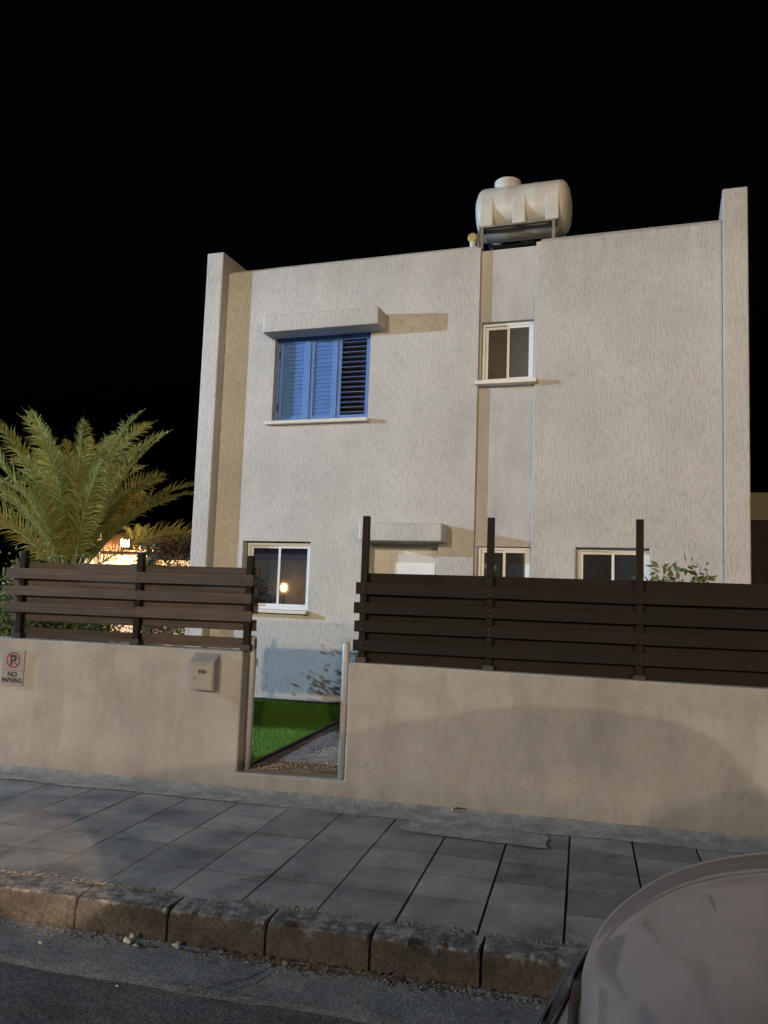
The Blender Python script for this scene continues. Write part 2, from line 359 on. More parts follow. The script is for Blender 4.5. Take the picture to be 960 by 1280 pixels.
# pavement: bed, slabs, mortar strip
def pv(v, s=1): v.co.z += .003*mnoise.noise(v.co*2.1)
bm = B(); sheet(bm, -30, 12, 3.74, 5.86, -.010, 10, 2); setting('pavement_bed', bm, M['joint'])
bm = B(); pitch = .381
rnd = random.Random(4)
for i in range(-62, 24):
    x0 = -.070+i*pitch
    gapw = .003+.004*rnd.random() if i < -3 else .0045+.003*rnd.random()
    y = 3.86-.0
    ys = [3.86, 4.245, 4.60, 4.95, 5.30, 5.62]
    for j in range(5):
        sx = rnd.uniform(-.0015, .0015); dz = 0
        gy = .0006
        vs = box(bm, x0+gapw+sx, x0+pitch-gapw+sx, ys[j]+gy*(j > 0), ys[j+1]-gy, -.05, 0+dz)
        for v in vs[4:]: v.co.z += .004*mnoise.noise(Vector((v.co.x*.9, v.co.y*.9, 0)))
setting('pavement', bm, M['slab'], bevel=.0008)
bm = B()                                          # dirt-filled cross joints between the slabs, flush with them
for i in range(-62, 24):
    x0 = -.070+i*pitch
    for y in (4.245, 4.60, 4.95, 5.30):
        if rnd.random() < .12: continue
        prev = None
        for k in range(15):
            x = x0+.008+(pitch-.016)*k/14; zz = .004*mnoise.noise(Vector((x*.9, y*.9, 0)))+.0016
            w = .0016+.0026*abs(mnoise.noise(Vector((x*22, y*3, 0)))); dy = .002*mnoise.noise(Vector((x*15, y, 2)))
            c = (bm.verts.new((x, y-w+dy, zz)), bm.verts.new((x, y+w+dy, zz)))
            if prev: bm.faces.new([prev[0], c[0], c[1], prev[1]])
            prev = c
setting('pavement_joints', bm, M['joint'])
bm = B()
N = 420; prev = None
for i in range(N+1):
    x = -16+26*i/N
    ye = 5.60+.035*mnoise.noise(Vector((x*2.3, 5, 0)))+.018*mnoise.noise(Vector((x*11, 2, 0)))
    row = []
    for k, (yy, z) in enumerate(((ye, .0045), (ye+.012, .008), (5.74, .012), (5.83, .022), (5.857, .045))):
        if 2 <= k: yy = max(yy, ye+.02*k)
        row.append(bm.verts.new((x, yy, z+.006*mnoise.noise(Vector((x*14, yy*14, 0)))*(k > 0)+.004*mnoise.noise(Vector((x*40, yy*30, 0)))*(k > 0))))
    if prev:
        for k in range(4): bm.faces.new([prev[k], row[k], row[k+1], prev[k+1]])
    prev = row
setting('mortar_strip', bm, M['mortar'], smooth=True)
pl_ = []
for k in range(90):
    a = k*math.tau/90; ca, sa = math.cos(a), math.sin(a); e = .28
    x = -.66+.46*math.copysign(abs(ca)**e, ca); y = 5.46+.17*math.copysign(abs(sa)**e, sa)
    x += .045*mnoise.noise(Vector((x*3, y*7, 1)))+.012*mnoise.noise(Vector((x*25, y*25, 1))); y += -.10*(x+.66)+.05*mnoise.noise(Vector((x*4, y*3, 5)))+.012*mnoise.noise(Vector((x*30, y*20, 5)))
    pl_.append((x, y))
bm = B(); c0 = bm.verts.new((-.66, 5.46, .010)); rg_ = [bm.verts.new((x, y, .0058)) for x, y in pl_]
for k in range(90): bm.faces.new([c0, rg_[k], rg_[(k+1) % 90]])
setting('concrete_patch', bm, M['mortar'])
# kerb stones with chipped top arris
bm = B(); rk = random.Random(8)
for i in range(-40, 20):
    x0 = -.404+i*.488; x1 = x0+.488-.012
    n, mrows = 56, 7
    prof = [(3.688, -.30), (3.686, -.12), (3.687, -.050), (3.688, -.010), (3.694, -.001), (3.74, .003), (3.80, .004), (3.855, .003), (3.86, -.10)]
    rows = []
    for a in range(n+1):
        x = x0+(x1-x0)*a/n; row = []
        chip = max(0, mnoise.noise(Vector((x*5.3, 7, 0)))*1.9-.42)+max(0, mnoise.noise(Vector((x*17, 3, 0)))-.25)*.5
        fine = mnoise.noise(Vector((x*26, 1, 4)))
        endc = .012 if a in (0, n) else 0
        for k, (yy, z) in enumerate(prof):
            if k in (3, 4, 5): yy += (chip*.040+abs(fine)*.004+endc*.6)*(1 if k < 5 else .7); z -= (chip*.030+abs(fine)*.004+endc)*(1, .9, .35)[k-3]
            if k in (1, 2): yy += .004*mnoise.noise(Vector((x*9, z*9, 0)))
            row.append(bm.verts.new((x, yy, z)))
        rows.append(row)
    for p, q in zip(rows, rows[1:]):
        for k in range(len(prof)-1): bm.faces.new([p[k], q[k], q[k+1], p[k+1]])
    bm.faces.new(rows[0]); bm.faces.new(rows[-1])
setting('kerb', bm, M['kerb'])
# opposite pavement across the street
bm = B(); box(bm, -60, 60, -6.4, -4.2, -.4, -.02); setting('pavement_opposite', bm, M['slab'])
# garden ground, path, lawn
bm = B(); sheet(bm, -14, 9, 6.05, 22, .120, 60, 40, lambda v: setattr(v.co, 'z', v.co.z+.012*mnoise.noise(v.co*1.1)-.02)); setting('garden_ground', bm, M['soil'])
bm = B(); sheet(bm, -60, 60, 20, 120, .10, 20, 20, lambda v: setattr(v.co, 'z', v.co.z+.2*mnoise.noise(v.co*.1))); setting('field', bm, M['soil'])
bm = B(); sheet(bm, -2.50, -.6, 6.03, 9.85, .146, 60, 120, lambda v: setattr(v.co, 'z', v.co.z+.004*mnoise.noise(v.co*9))); setting('path', bm, M['gravel'])
pb = B(); rg = random.Random(3)
for _ in range(4200):
    x, y = rg.uniform(-2.49, -1.2), rg.uniform(6.06, 8.6)
    if mnoise.noise(Vector((x*2.2, y*2.2, 0))) < -.12: continue
    s = rg.uniform(.004, .010); mtx = Matrix.Translation((x, y, .148)) @ Matrix.Rotation(rg.random()*6, 4, 'Z') @ Matrix.Diagonal((s, s*rg.uniform(.6, 1), s*.6, 1))
    bmesh.ops.create_icosphere(pb, subdivisions=1, radius=1, matrix=mtx)
tag(obj('gravel', pb, m_leaf('pebbles', (.28, .20, .16), (.45, .38, .36), (.60, .56, .55), 0)), 'small pink and grey pebbles covering the path inside the gate gap', 'gravel', kind='stuff')
bm = B(); box(bm, -7.5, -2.50, 6.12, 9.70, .10, .150); setting('lawn_base', bm, M['turfbase'])
bm = B(); box(bm, -2.498, -2.472, 6.11, 9.72, .10, .172); box(bm, -7.5, -2.498, 9.702, 9.75, .10, .178); setting('lawn_edging', bm, M['edging'])
import numpy as np
rs = np.random.RandomState(2); n = 90000
X = rs.uniform(-5.2, -2.49, n); Y = rs.uniform(6.13, 9.72, n)
hgt = rs.uniform(.018, .034, n); ang = rs.uniform(0, math.tau, n); w = rs.uniform(.0022, .004, n)
lx = rs.normal(0, .009, n)+.005; ly = rs.normal(0, .009, n)-.004
co = np.zeros((n, 3, 3)); co[:, 0] = np.stack([X-np.cos(ang)*w, Y-np.sin(ang)*w, np.full(n, .148)], 1); co[:, 1] = np.stack([X+np.cos(ang)*w, Y+np.sin(ang)*w, np.full(n, .148)], 1)
co[:, 2] = np.stack([X+lx, Y+ly, .148+hgt], 1)
me = bpy.data.meshes.new('lawn_grass'); me.from_pydata(co.reshape(-1, 3).tolist(), [], np.arange(n*3).reshape(-1, 3).tolist()); me.materials.append(M['grass'])
o = bpy.data.objects.new('lawn_grass', me); C.objects.link(o); tag(o, 'bright green short turf behind the gate gap, ending at the house wall', 'grass', kind='stuff')

# ================================================================ GARDEN WALL + FENCES
bm = B()
prism(bm, [(-9, -.1), (-9, 1.048), (-4.6, 1.042), (-2.49, 1.034), (-2.49, .152), (-1.662, .156), (-1.662, 1.0), (1.2, .978), (7, .96), (7, -.1)][::-1], 5.86, 6.06)
gw = obj('garden_wall', bm, M['gwall'], bevel=.014, seg=3)
tag(gw, 'low cream plastered wall along the pavement with a gate gap', 'wall')
def fence(name, label, xs_posts, ptop, rows_f, rows_r, xf, xr, zb, pm, bmat):
    t = thing(name, label, 'fence', (0, 0, 0))
    for x in xs_posts:
        bm = B(); box(bm, x-.025, x+.025, 5.915, 5.965, zb(x), ptop)
        p = obj('post', bm, pm, t, bevel=.003)
        bm = B(); box(bm, x-.04, x+.04, 5.902, 5.978, zb(x)-.002, zb(x)+.045); obj('base_plate', bm, M['steel'], p, bevel=.003)
        for a, b in rows_f:
            for dz in (.02, -.02):
                bm = B(); lathe(bm, [(.0032, 5.8925), (.0032, 5.8905)], (x+.002, 0, (a+b)/2+dz*.9), 'y', 8); obj('screw', bm, M['screw'], p)
    for nm, rows, xr_, y0 in (('front_slat_panel', rows_f, xf, 5.893), ('rear_slat_panel', rows_r, xr, 5.966)):
        bm = B()
        for k, (a, b) in enumerate(rows):
            j = [.004, -.006, .002, -.003, .005][k % 5]
            segs = [xr_[0]+j]+[x for x in xs_posts[1:-1]]+[xr_[1]+j]
            for s, e in zip(segs, segs[1:]):
                vs = box(bm, s+.001, e-.001, y0, y0+.021, a, b)
                dz = [random.uniform(-.0025, .0025) for _ in range(2)]; dz = dz
                for v in vs: v.co.z += dz[0] if v.co.x < (s+e)/2 else dz[1]
        obj(nm, bm, bmat, t, bevel=.0025)
    return t
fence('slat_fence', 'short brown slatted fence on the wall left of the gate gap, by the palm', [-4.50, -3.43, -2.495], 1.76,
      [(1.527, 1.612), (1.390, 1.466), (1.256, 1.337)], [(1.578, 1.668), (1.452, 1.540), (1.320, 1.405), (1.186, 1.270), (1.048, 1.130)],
      (-4.635, -2.452), (-4.60, -2.437), lambda x: 1.040, M['brownsteel'], M['board_hazelit'])
fence('slat_fence', 'long dark brown slatted fence with tall posts, on the wall right of the gate gap', [-1.584, -.655, .371, 1.39, 2.41, 3.43, 4.45], 2.078,
      [(1.496, 1.584), (1.356, 1.437), (1.222, 1.303), (1.083, 1.164)], [(1.560, 1.656), (1.420, 1.512), (1.284, 1.372), (1.146, 1.238), (.982, 1.098)],
      (-1.642, 4.6), (-1.616, 4.6), lambda x: .995-.012*(x+1.6), M['brownsteel'], M['board'])
def gatepost(x, y, zt, label):
    bm = B(); lathe(bm, [(.028, .15), (.028, zt-.02), (.022, zt-.006), (.008, zt)], (x, y, 0), 'z', 20)
    hp_ = thing('gate_post', label, 'post', (0, 0, 0), group='gate posts')
    o = obj('post', bm, M['whitemetal'], hp_, smooth=True)
    for z in (.35, .95):
        bm = B(); lathe(bm, [(.009, -.03), (.009, .03)], (x+.03*(1 if x < -2 else -1), y+.012, z), 'z', 8); obj('hinge', bm, M['galv'], hp_)
gatepost(-2.492+.030, 5.99, 1.15, 'white round-topped steel gate post on the left side of the gap')
gatepost(-1.694, 5.905, 1.145, 'slim white gate post on the right side of the gap, against the wall end')

# ================================================================ HOUSE   (local x along the facade, -y towards the street)
DH = -0.0966049517601336
house = thing('house', 'two-storey cream stucco house with flat roof and blue shutters', 'house', (-3.5, 9.905, 0), DH)
FT = 5.765
holesL = [(-.495, .845, 3.675, 4.860), (-.82, .137, 1.225, 2.131), (.932, 1.80, -1, 2.128)]
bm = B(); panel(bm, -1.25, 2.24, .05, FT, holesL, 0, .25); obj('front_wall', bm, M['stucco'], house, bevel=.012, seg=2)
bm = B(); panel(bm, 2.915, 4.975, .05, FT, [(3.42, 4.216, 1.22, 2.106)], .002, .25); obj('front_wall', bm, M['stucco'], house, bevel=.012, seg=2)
bm = B(); panel(bm, 2.2405, 2.9145, .05, FT-.03, [(2.262, 2.893, 4.07, 4.83), (2.268, 2.893, 1.22, 2.106)], .055, .25)
tag(obj('recessed_wall', bm, M['smooth'], house), 'smooth recessed wall strip between the stucco panels')
def coping(u0, u1, y):
    bm = B(); prism(bm, [(y, FT+.001), (y+.14, FT+.085), (y+.24, FT+.085), (y+.24, FT+.001)], u0, u1, 'x'); return bm
for a, b in ((-1.248, 2.19), (2.96, 4.973)): obj('coping', coping(a, b, .003), M['trimplaster'], house, bevel=.01)
# wing walls (projecting party walls)
for u0, u1, y0 in ((-1.500, -1.252, -.165), (4.977, 5.235, -.05)):
    bm = B(); box(bm, u0, u1, y0, 7.5, .03, 6.015 if u0 < 0 else 6.12); obj('wing_wall', bm, M['stucco'], house, bevel=.012)
bm = B(); box(bm, -1.25, 4.975, 7.2, 7.45, .05, FT); box(bm, -1.25, 4.975, .26, 7.19, 5.30, 5.45); obj('rear_wall', bm, M['stucco'], house)
bm = B(); box(bm, -1.25, 4.975, .252, 7.19, 5.451, 5.47); obj('roof', bm, M['roof'], house)
bm = B(); box(bm, -1.2, 4.9, 1.6, 1.62, .1, 5.2); box(bm, -1.2, 4.9, .26, 1.6, .1, .12); box(bm, -1.2, 4.9, .26, 1.6, 2.65, 2.68); obj('inner_wall', bm, M['dark'], house)
# canopies
def canopy(u0, u1, z0, z1, d, ch):
    bm = B(); prism(bm, [(u0+ch, -d), (u1-.008, -d), (u1, -d+.01), (u1, 0.001), (u0, 0.001), (u0, -d+ch)], z0, z1, 'z')
    return obj('canopy', bm, M['stucco'], house, bevel=.014, seg=3)
canopy(-.545, 1.05, 4.80, 5.018, .31, .03)
canopy(.885, 1.93, 2.135, 2.348, .31, .03)
# windows
def window(u0, u1, z0, z1, y, pane, split=.5, label=None, sill=None, curtain=False):
    fw = .035
    bm = B()
    box(bm, u0, u1, y, y+.07, z1-fw, z1); box(bm, u0, u1, y, y+.07, z0, z0+fw)
    box(bm, u0, u0+fw, y+.001, y+.069, z0+fw, z1-fw); box(bm, u1-fw, u1, y+.001, y+.069, z0+fw, z1-fw)
    w = obj('window', bm, M['frame'], house, bevel=.003)
    if label: tag(w, label)
    um = u0+(u1-u0)*split; sw = .032
    for k, (a, b, yy) in enumerate(((u0+fw, um+sw/2, y+.034), (um-sw/2, u1-fw, y+.012))):
        bm = B(); za, zb = z0+fw, z1-fw
        box(bm, a, b, yy, yy+.02, zb-sw, zb); box(bm, a, b, yy, yy+.02, za, za+sw*1.15)
        box(bm, a, a+sw, yy+.0005, yy+.0195, za+sw, zb-sw); box(bm, b-sw, b, yy+.0005, yy+.0195, za+sw, zb-sw)
        obj('sash', bm, M['frame'], w, bevel=.002)
        bm = B(); box(bm, a+sw-.004, b-sw+.004, yy+.008, yy+.013, za+sw-.004, zb-sw+.004); obj('pane', bm, pane, w)
    if sill:
        bm = B(); a, b, d, th = sill; box(bm, a, b, -d, y+.0, z0-th, z0-.002); obj('sill', bm, M['marble'], w, bevel=.004)
    return w
window(-.80, .117, 1.262, 2.115, .10, M['glass_navy'], .5, 'ground floor window with dark navy glass reflecting a lamp', (-.86, .155, .095, .042))
window(2.262, 2.893, 4.08, 4.83, .12, M['glass_curtain'], .5, 'upper window with curtained grey panes in the recessed strip', (2.225, 2.955, .095, .05))
window(2.268, 2.893, 1.23, 2.106, .12, M['glass_dim'], .5, 'ground floor window in the recessed strip, half hidden by the fence')
window(3.42, 4.216, 1.23, 2.106, .13, M['glass_dim'], .5, 'ground floor window near the right corner, half hidden by the fence')
# blue shutter window
w = None
bm = B(); u0, u1, z0, z1, y = -.495, .845, 3.69, 4.86, .085
box(bm, u0, u1, y, y+.06, z1-.04, z1); box(bm, u0, u1, y, y+.06, z0, z0+.02); box(bm, u0, u0+.035, y+.001, y+.059, z0+.02, z1-.04); box(bm, u1-.03, u1, y+.001, y+.059, z0+.02, z1-.04)
w = obj('window', bm, M['blue'], house, bevel=.003); tag(w, 'upper window closed by blue louvred shutters')
bm = B(); box(bm, -.555, .870, -.09, .084, 3.645, 3.688); obj('sill', bm, M['marble'], w, bevel=.004)
bm = B(); box(bm, -.515, .865, .0, .03, 4.842, 4.862); 
bm.free()
def shutter(a, b, tilt, label=None):
    bm = B(); za, zb = z0+.022, z1-.042; st = .05; yy = y+.012
    box(bm, a, a+st, yy, yy+.032, za, zb); box(bm, b-st, b, yy, yy+.032, za, zb)
    box(bm, a+st, b-st, yy+.001, yy+.031, zb-.06, zb); box(bm, a+st, b-st, yy+.001, yy+.031, za, za+.06)
    s = obj('shutter', bm, M['blue'], w, bevel=.003)
    if label: tag(s, label)
    bm = B(); n = 18 if tilt < 60 else 15; hh = (zb-za-.12)/n
    for k in range(n):
        zc = za+.06+hh*(k+.5); L = hh*(1.15 if tilt < 60 else .92)
        dy, dz = math.sin(R(tilt))*L/2, math.cos(R(tilt))*L/2; yc = yy+.016; t = .003
        c = [bm.verts.new((x, yc+sy*dy, zc+sy*dz+tt)) for x in (a+st-.003, b-st+.003) for sy in (-1, 1) for tt in (-t, t)]
        for q in ((0, 1, 3, 2), (4, 6, 7, 5), (0, 2, 6, 4), (1, 5, 7, 3), (0, 4, 5, 1), (2, 3, 7, 6)): bm.faces.new([c[i] for i in q])
    obj('louvres', bm, M['blue'], w)
shutter(-.458, -.062, 14); shutter(-.012, .345, 14)
shutter(.372, .812, 82, 'shutter leaf with open louvres, dark behind')
for a_, b_ in ((-.06, -.014), (.347, .370)): bm = B(); box(bm, a_, b_, y+.002, y+.04, z0+.022, z1-.042); obj('mullion', bm, M['blue'], w, bevel=.003)
for zc in (3.9, 4.6): bm = B(); box(bm, -.468, -.455, y-.012, y+.01, zc-.05, zc+.05); obj('hinge', bm, M['steel'], w)
bm = B(); box(bm, -.46, .81, .20, .21, z0+.03, z1-.05); obj('backing', bm, M['dark'], w)
# door under the lower canopy
bm = B(); box(bm, .932, 1.8, .16, .20, .06, .4)
box(bm, .932, 1.8, .16, .20, .4, 2.128)
d_ = obj('door', bm, M['trimplaster'], house)
bm = B(); box(bm, 1.165, 1.795, .135, .158, .15, 2.005); l = obj('door_leaf', bm, M['door'], d_, bevel=.006)
bm = B(); box(bm, 1.22, 1.74, .128, .134, 1.1, 1.9); obj('door_panel', bm, M['frame'], d_, bevel=.01)
bm = B(); tube(bm, [(1.21, .13, 1.05), (1.21, .09, 1.05), (1.32, .09, 1.05)], .01, 10); obj('handle', bm, M['chrome'], d_, smooth=True)
# vent pipe on the parapet, roof end of recess
vp = B(); lathe(vp, [(.038, FT-.02), (.038, FT+.16)], (2.10, .16, 0), 'z', 16); v_ = obj('vent_pipe', vp, M['plastic'], house, smooth=False)
bm = B(); lathe(bm, [(.0, 0), (.045, 0), (.062, .015), (.062, .07), (.045, .09), (0.001, .092)], (2.10, .12, FT+.20), 'y', 20); obj('vent_cap', bm, M['cap'], v_, smooth=False)
bm = B(); tube(bm, [(2.15, .30, FT-.03), (2.0, .25, FT+.11), (1.8, .22, FT+.092), (1.2, .2, FT+.09), (.2, .2, FT+.09)], .008, 8); obj('roof_cable', bm, M['steel'], house)

# ================================================================ WATER TANK on its stand
HM = Matrix.Translation((-3.5, 9.905, 0)) @ Matrix.Rotation(DH, 4, 'Z')
def hw(u, y, z): return tuple(HM @ Vector((u, y, z)))
st = thing('tank_stand', 'galvanised angle-iron stand on the flat roof under the water tank', 'stand', hw(2.6, .9, 5.47), DH)
zt = .80
for x in (-.48, .44):
    for yy in (-.32, .32): bm = B(); box(bm, x-.02, x+.02, yy-.02, yy+.02, 0, zt); obj('leg', bm, M['galv'], st)
bm = B()
for yy in (-.32, .32): box(bm, -.52, .48, yy-.028, yy+.028, zt, zt+.035); box(bm, -.46, .42, yy-.012, yy+.012, .42, .45)
for x in (-.48, 0, .44): box(bm, x-.025, x+.025, -.292, .292, zt+.001, zt+.034)
obj('stand_frame', bm, M['galv'], st)
bm = B(); box(bm, -.46, .42, .33, .345, .05, .76); obj('backing_sheet', bm, M['galv'], st)
TR = .348
tk = thing('water_tank', 'white plastic horizontal water tank with screw lid on the roof', 'water tank', hw(2.60, .9, 6.585), DH)
bm = B(); L = .575; prof = [(.002, -L-.045), (.12, -L-.04), (.24, -L-.02), (.31, -L+.015), (.34, -L+.05), (TR, -L+.09), (TR, -.22), (TR+.003, -.2), (TR+.003, -.17), (TR, -.15), (TR, .15), (TR+.003, .17), (TR+.003, .2), (TR, .22), (TR, L-.09), (.34, L-.05), (.31, L-.015), (.24, L+.02), (.12, L+.04), (.002, L+.045)]
lathe(bm, prof, (0, 0, 0), 'x', 64); obj('tank_body', bm, M['tank'], tk, smooth=True)
for x in (-.42, -.0, .42):   # moulded saddles that widen the belly down to the stand
    for sy in (-1, 1):
        bm = B()
        pts = [(sy*.27, -.30), (sy*.362, -.30), (sy*.362, -.05), (sy*.347, .07), (sy*.28, .10)]
        prism(bm, pts if sy > 0 else pts[::-1], x-.085, x+.085, 'x')
        obj('saddle', bm, M['tank'], tk, bevel=.014, seg=3)
bm = B(); lathe(bm, [(.17, .30), (.17, .375), (.165, .385), (.165, .395), (.178, .40), (.178, .43), (.16, .447), (.08, .455), (.001, .457)], (-.22, 0, 0), 'z', 40); obj('lid', bm, M['tank'], tk, smooth=False, bevel=.004)
bm = B(); tube(bm, [(-.50, -.25, -.30), (-.52, -.31, -.34), (-.52, -.34, -.5), (-.5, -.36, -1.1)], .022, 10); obj('outlet_pipe', bm, M['galv'], tk, smooth=True)

# ================================================================ SIGN, MAILBOX, DRAIN
sg = thing('parking_sign', 'white NO PARKING sign with a crossed-out P in a red ring, on the wall', 'sign', (-4.463, 5.856, .808))
bm = B(); box(bm, -.102, .102, -.006, .002, -.142, .142); obj('plate', bm, M['signwhite'], sg, bevel=.002)
def ringface(bm, cx, cz, r0, r1, y, n=48):
    A = [bm.verts.new((cx+r0*math.cos(k*math.tau/n), y, cz+r0*math.sin(k*math.tau/n))) for k in range(n)]
    D = [bm.verts.new((cx+r1*math.cos(k*math.tau/n), y, cz+r1*math.sin(k*math.tau/n))) for k in range(n)]
    for k in range(n): bm.faces.new([A[k], A[(k+1) % n], D[(k+1) % n], D[k]])
bm = B(); ringface(bm, 0, .062, .052, .064, -.0078)
a = math.radians(-45); dx, dz = math.cos(a), math.sin(a); nx, nz = -dz, dx
q = [(-.053*dx+.0055*nx, .062-.053*dz+.0055*nz), (.053*dx+.0055*nx, .062+.053*dz+.0055*nz), (.053*dx-.0055*nx, .062+.053*dz-.0055*nz), (-.053*dx-.0055*nx, .062-.053*dz-.0055*nz)]
bm.faces.new([bm.verts.new((x, -.0084, z)) for x, z in q]); obj('ring', bm, M['signred'], sg)
def text(parent, s, size, x, z, y, material, name, bold=.0, sx=1):
    cu = bpy.data.curves.new(name, 'FONT'); cu.body = s; cu.size = size; cu.align_x = 'CENTER'; cu.extrude = .0004; cu.offset = bold
    to = bpy.data.objects.new('tmp', cu); C.objects.link(to)
    dg = bpy.context.evaluated_depsgraph_get(); me = bpy.data.meshes.new_from_object(to.evaluated_get(dg)); bpy.data.objects.remove(to)
    me.transform(Matrix.Translation((x, y, z)) @ Matrix.Rotation(R(90), 4, 'X') @ Matrix.Diagonal((sx, 1, 1, 1))); me.materials.clear(); me.materials.append(material)
    o = bpy.data.objects.new(name, me); C.objects.link(o); o.parent = parent; return o
text(sg, 'P', .118, 0, .020, -.0072, M['signblack'], 'letter', .0030)
text(sg, 'NO', .055, 0, -.068, -.0072, M['signblack'], 'lettering', .0016)
text(sg, 'PARKING', .047, 0, -.114, -.0072, M['signblack'], 'lettering', .0018, .93)
bm = B(); box(bm, -.095, .095, -.0072, -.0065, -.0185, -.0165); obj('rule_line', bm, M['signblack'], sg)
mb = thing('mailbox', 'small white metal mailbox with sloping lid, on the wall left of the gate gap', 'mailbox', (-2.772, 5.86, .74))
bm = B(); prism(bm, [(.0, .0), (-.085, .0), (-.085, .205), (.0, .262)], -.092, .092, 'x'); obj('mailbox_body', bm, M['mailbox'], mb, bevel=.003)
bm = B(); prism(bm, [(.0, .266), (-.093, .2035), (-.093, .2085), (.0, .272)], -.097, .097, 'x'); obj('lid', bm, M['mailbox'], mb, bevel=.001)
bm = B(); box(bm, -.082, .082, -.089, -.085, .012, .185); obj('mailbox_door', bm, M['mailbox'], mb, bevel=.002)
bm = B(); box(bm, -.030, .034, -.0915, -.0885, .125, .152); obj('nameplate', bm, M['slot'], mb, bevel=.001)
bm = B(); lathe(bm, [(.009, -.096), (.009, -.088)], (-.062, 0, .088), 'y', 14); obj('lock', bm, M['galv'], mb)
bm = B(); tube(bm, [(-.868, 5.90, .045), (-.868, 5.825, .04)], .011, 12, cap=True); tag(obj('drain_pipe', bm, M['whitemetal'], smooth=False), 'short pale drain pipe stub poking from the foot of the wall', 'pipe')
bm = B(); box(bm, -.848, -.78, 5.852, 5.862, .016, .050); tag(obj('drain_hole', bm, M['joint']), 'dark slot at the foot of the wall beside the drain stub', 'drain')

# ================================================================ VEGETATION
def frond(bm_l, bm_r, base, az, elev, length, droop, rng, lw=.012, ll=.30, step=.022):
    n = 22; p = Vector(base); pts = [p.copy()]; e = elev
    for i in range(n):
        t = i/n; e = elev-droop*(t**1.7)
        d = Vector((math.cos(az)*math.cos(e), math.sin(az)*math.cos(e), math.sin(e))); p = p+d*(length/n); pts.append(p.copy())
    tube(bm_r, pts, [.016*(1-.85*i/n) for i in range(n+1)], 5, False)
    tot = int(length/step); roll = rng.uniform(-.9, .9)
    for k in range(tot):
        t = .16+.84*k/tot; f = t*n; i = min(int(f), n-1); q = pts[i].lerp(pts[i+1], f-i)
        tan = (pts[min(i+1, n)]-pts[i]).normalized(); side = tan.cross(Vector((0, 0, 1)))
        if side.length < .05: side = Vector((1, 0, 0))
        side.normalize(); nrm = side.cross(tan); side = side*math.cos(roll)+nrm*math.sin(roll); nrm = side.cross(tan)
        env = math.sin(math.pi*min(1, (t*.95+.08)))**.6
        for s in (-1, 1):
            if rng.random() < .05: continue
            L = ll*env*rng.uniform(.8, 1.1); fa = rng.uniform(.75, 1.0)-.35*t
            d = (side*s*math.sin(fa+.15)+tan*math.cos(fa)+nrm*rng.uniform(.05, .65)+Vector((rng.gauss(0, .09), rng.gauss(0, .09), rng.gauss(0, .09)))).normalized()
            mid = q+d*L*.5; tip = q+d*L+Vector((0, 0, -rng.uniform(.08, .3)*L)); wv = tan*lw*rng.uniform(.7, 1.1)
            a, b, c, e2, tt = (bm_l.verts.new(q+wv*.4), bm_l.verts.new(q-wv*.4), bm_l.verts.new(mid-wv*.5), bm_l.verts.new(mid+wv*.5), bm_l.verts.new(tip))
            bm_l.faces.new([a, b, c, e2]); bm_l.faces.new([e2, c, tt])
def palm(loc, h, nf, length, label, seed, ll=.3, group=None, step=.022, elo=12, lw=.012):
    rng = random.Random(seed); t = thing('palm_tree', label, 'palm', loc)
    bl, br = B(), B()
    for k in range(nf):
        u = k/(nf-1); el = R(86)*(1-u)**.8+R(elo)*u+rng.uniform(-.12, .12)
        az = k*2.39996+rng.uniform(-.2, .2)
        frond(bl, br, (math.cos(az)*.06, math.sin(az)*.06, h+.05*(1-u)), az, el, length*rng.uniform(.74, 1.08), rng.uniform(.65, 1.2), rng, lw, ll, step)
    obj('fronds', bl, M['frond'], t); obj('frond_stems', br, M['rachis'], t, smooth=True)
    bm = B(); n = 14; tube(bm, [(0, 0, h*i/n-.05) for i in range(n+2)], [(.17 if i % 2 else .14)*(1-.012*i) for i in range(n+2)], 14)
    for k in range(70):
        a = k*2.4; z = h*(k/70); r = .15
        tube(bm, [(math.cos(a)*r*.7, math.sin(a)*r*.7, z), (math.cos(a)*(r+.07), math.sin(a)*(r+.07), z+.13)], [.04, .012], 5)
    obj('trunk', bm, M['palmtrunk'], t); return t
palm((-8.40, 12.3, .10), 1.4, 44, 3.2, 'large feathery date palm behind the left fence', 5, .46, step=.021, lw=.020, elo=43)
def shrub(name, loc, rx, ry, h, n, ls, material, label, seed, cat='shrub', group=None, stems=9):
    rng = random.Random(seed); t = thing(name, label, cat, loc, 0, group)
    bl, bt = B(), B(); tips = []
    for k in range(stems):
        a = rng.random()*math.tau; r = rng.random()**.6
        top = Vector((math.cos(a)*rx*r, math.sin(a)*ry*r, h*rng.uniform(.55, 1.0)*(1-.25*r)))
        base = Vector((top.x*.15, top.y*.15, 0)); mid = base.lerp(top, .5)+Vector((top.x*.2, top.y*.2, 0))
        tube(bt, [base, mid, top], [.014, .009, .004], 5, False); tips += [(mid, top)]*1
    for k in range(n):
        m_, tp = rng.choice(tips); c = m_.lerp(tp, rng.uniform(-.4, 1.05))
        g = rng.gauss; sp = .16*max(rx, .3)
        c = c+Vector((g(0, sp), g(0, sp), g(0, sp*.8)))
        if c.z < .02: c.z = rng.uniform(.02, .3)
        d = Vector((g(0, 1), g(0, 1), g(.4, .7))).normalized(); s = d.cross(Vector((g(0, 1), g(0, 1), g(0, 1)))).normalized(); L = ls*rng.uniform(.6, 1.3)
        v = [bl.verts.new(x) for x in (c, c+d*L*.5+s*L*.22, c+d*L, c+d*L*.5-s*L*.22)]; bl.faces.new(v)
    obj('foliage', bl, material, t); obj('stems', bt, M['twig'], t); return t
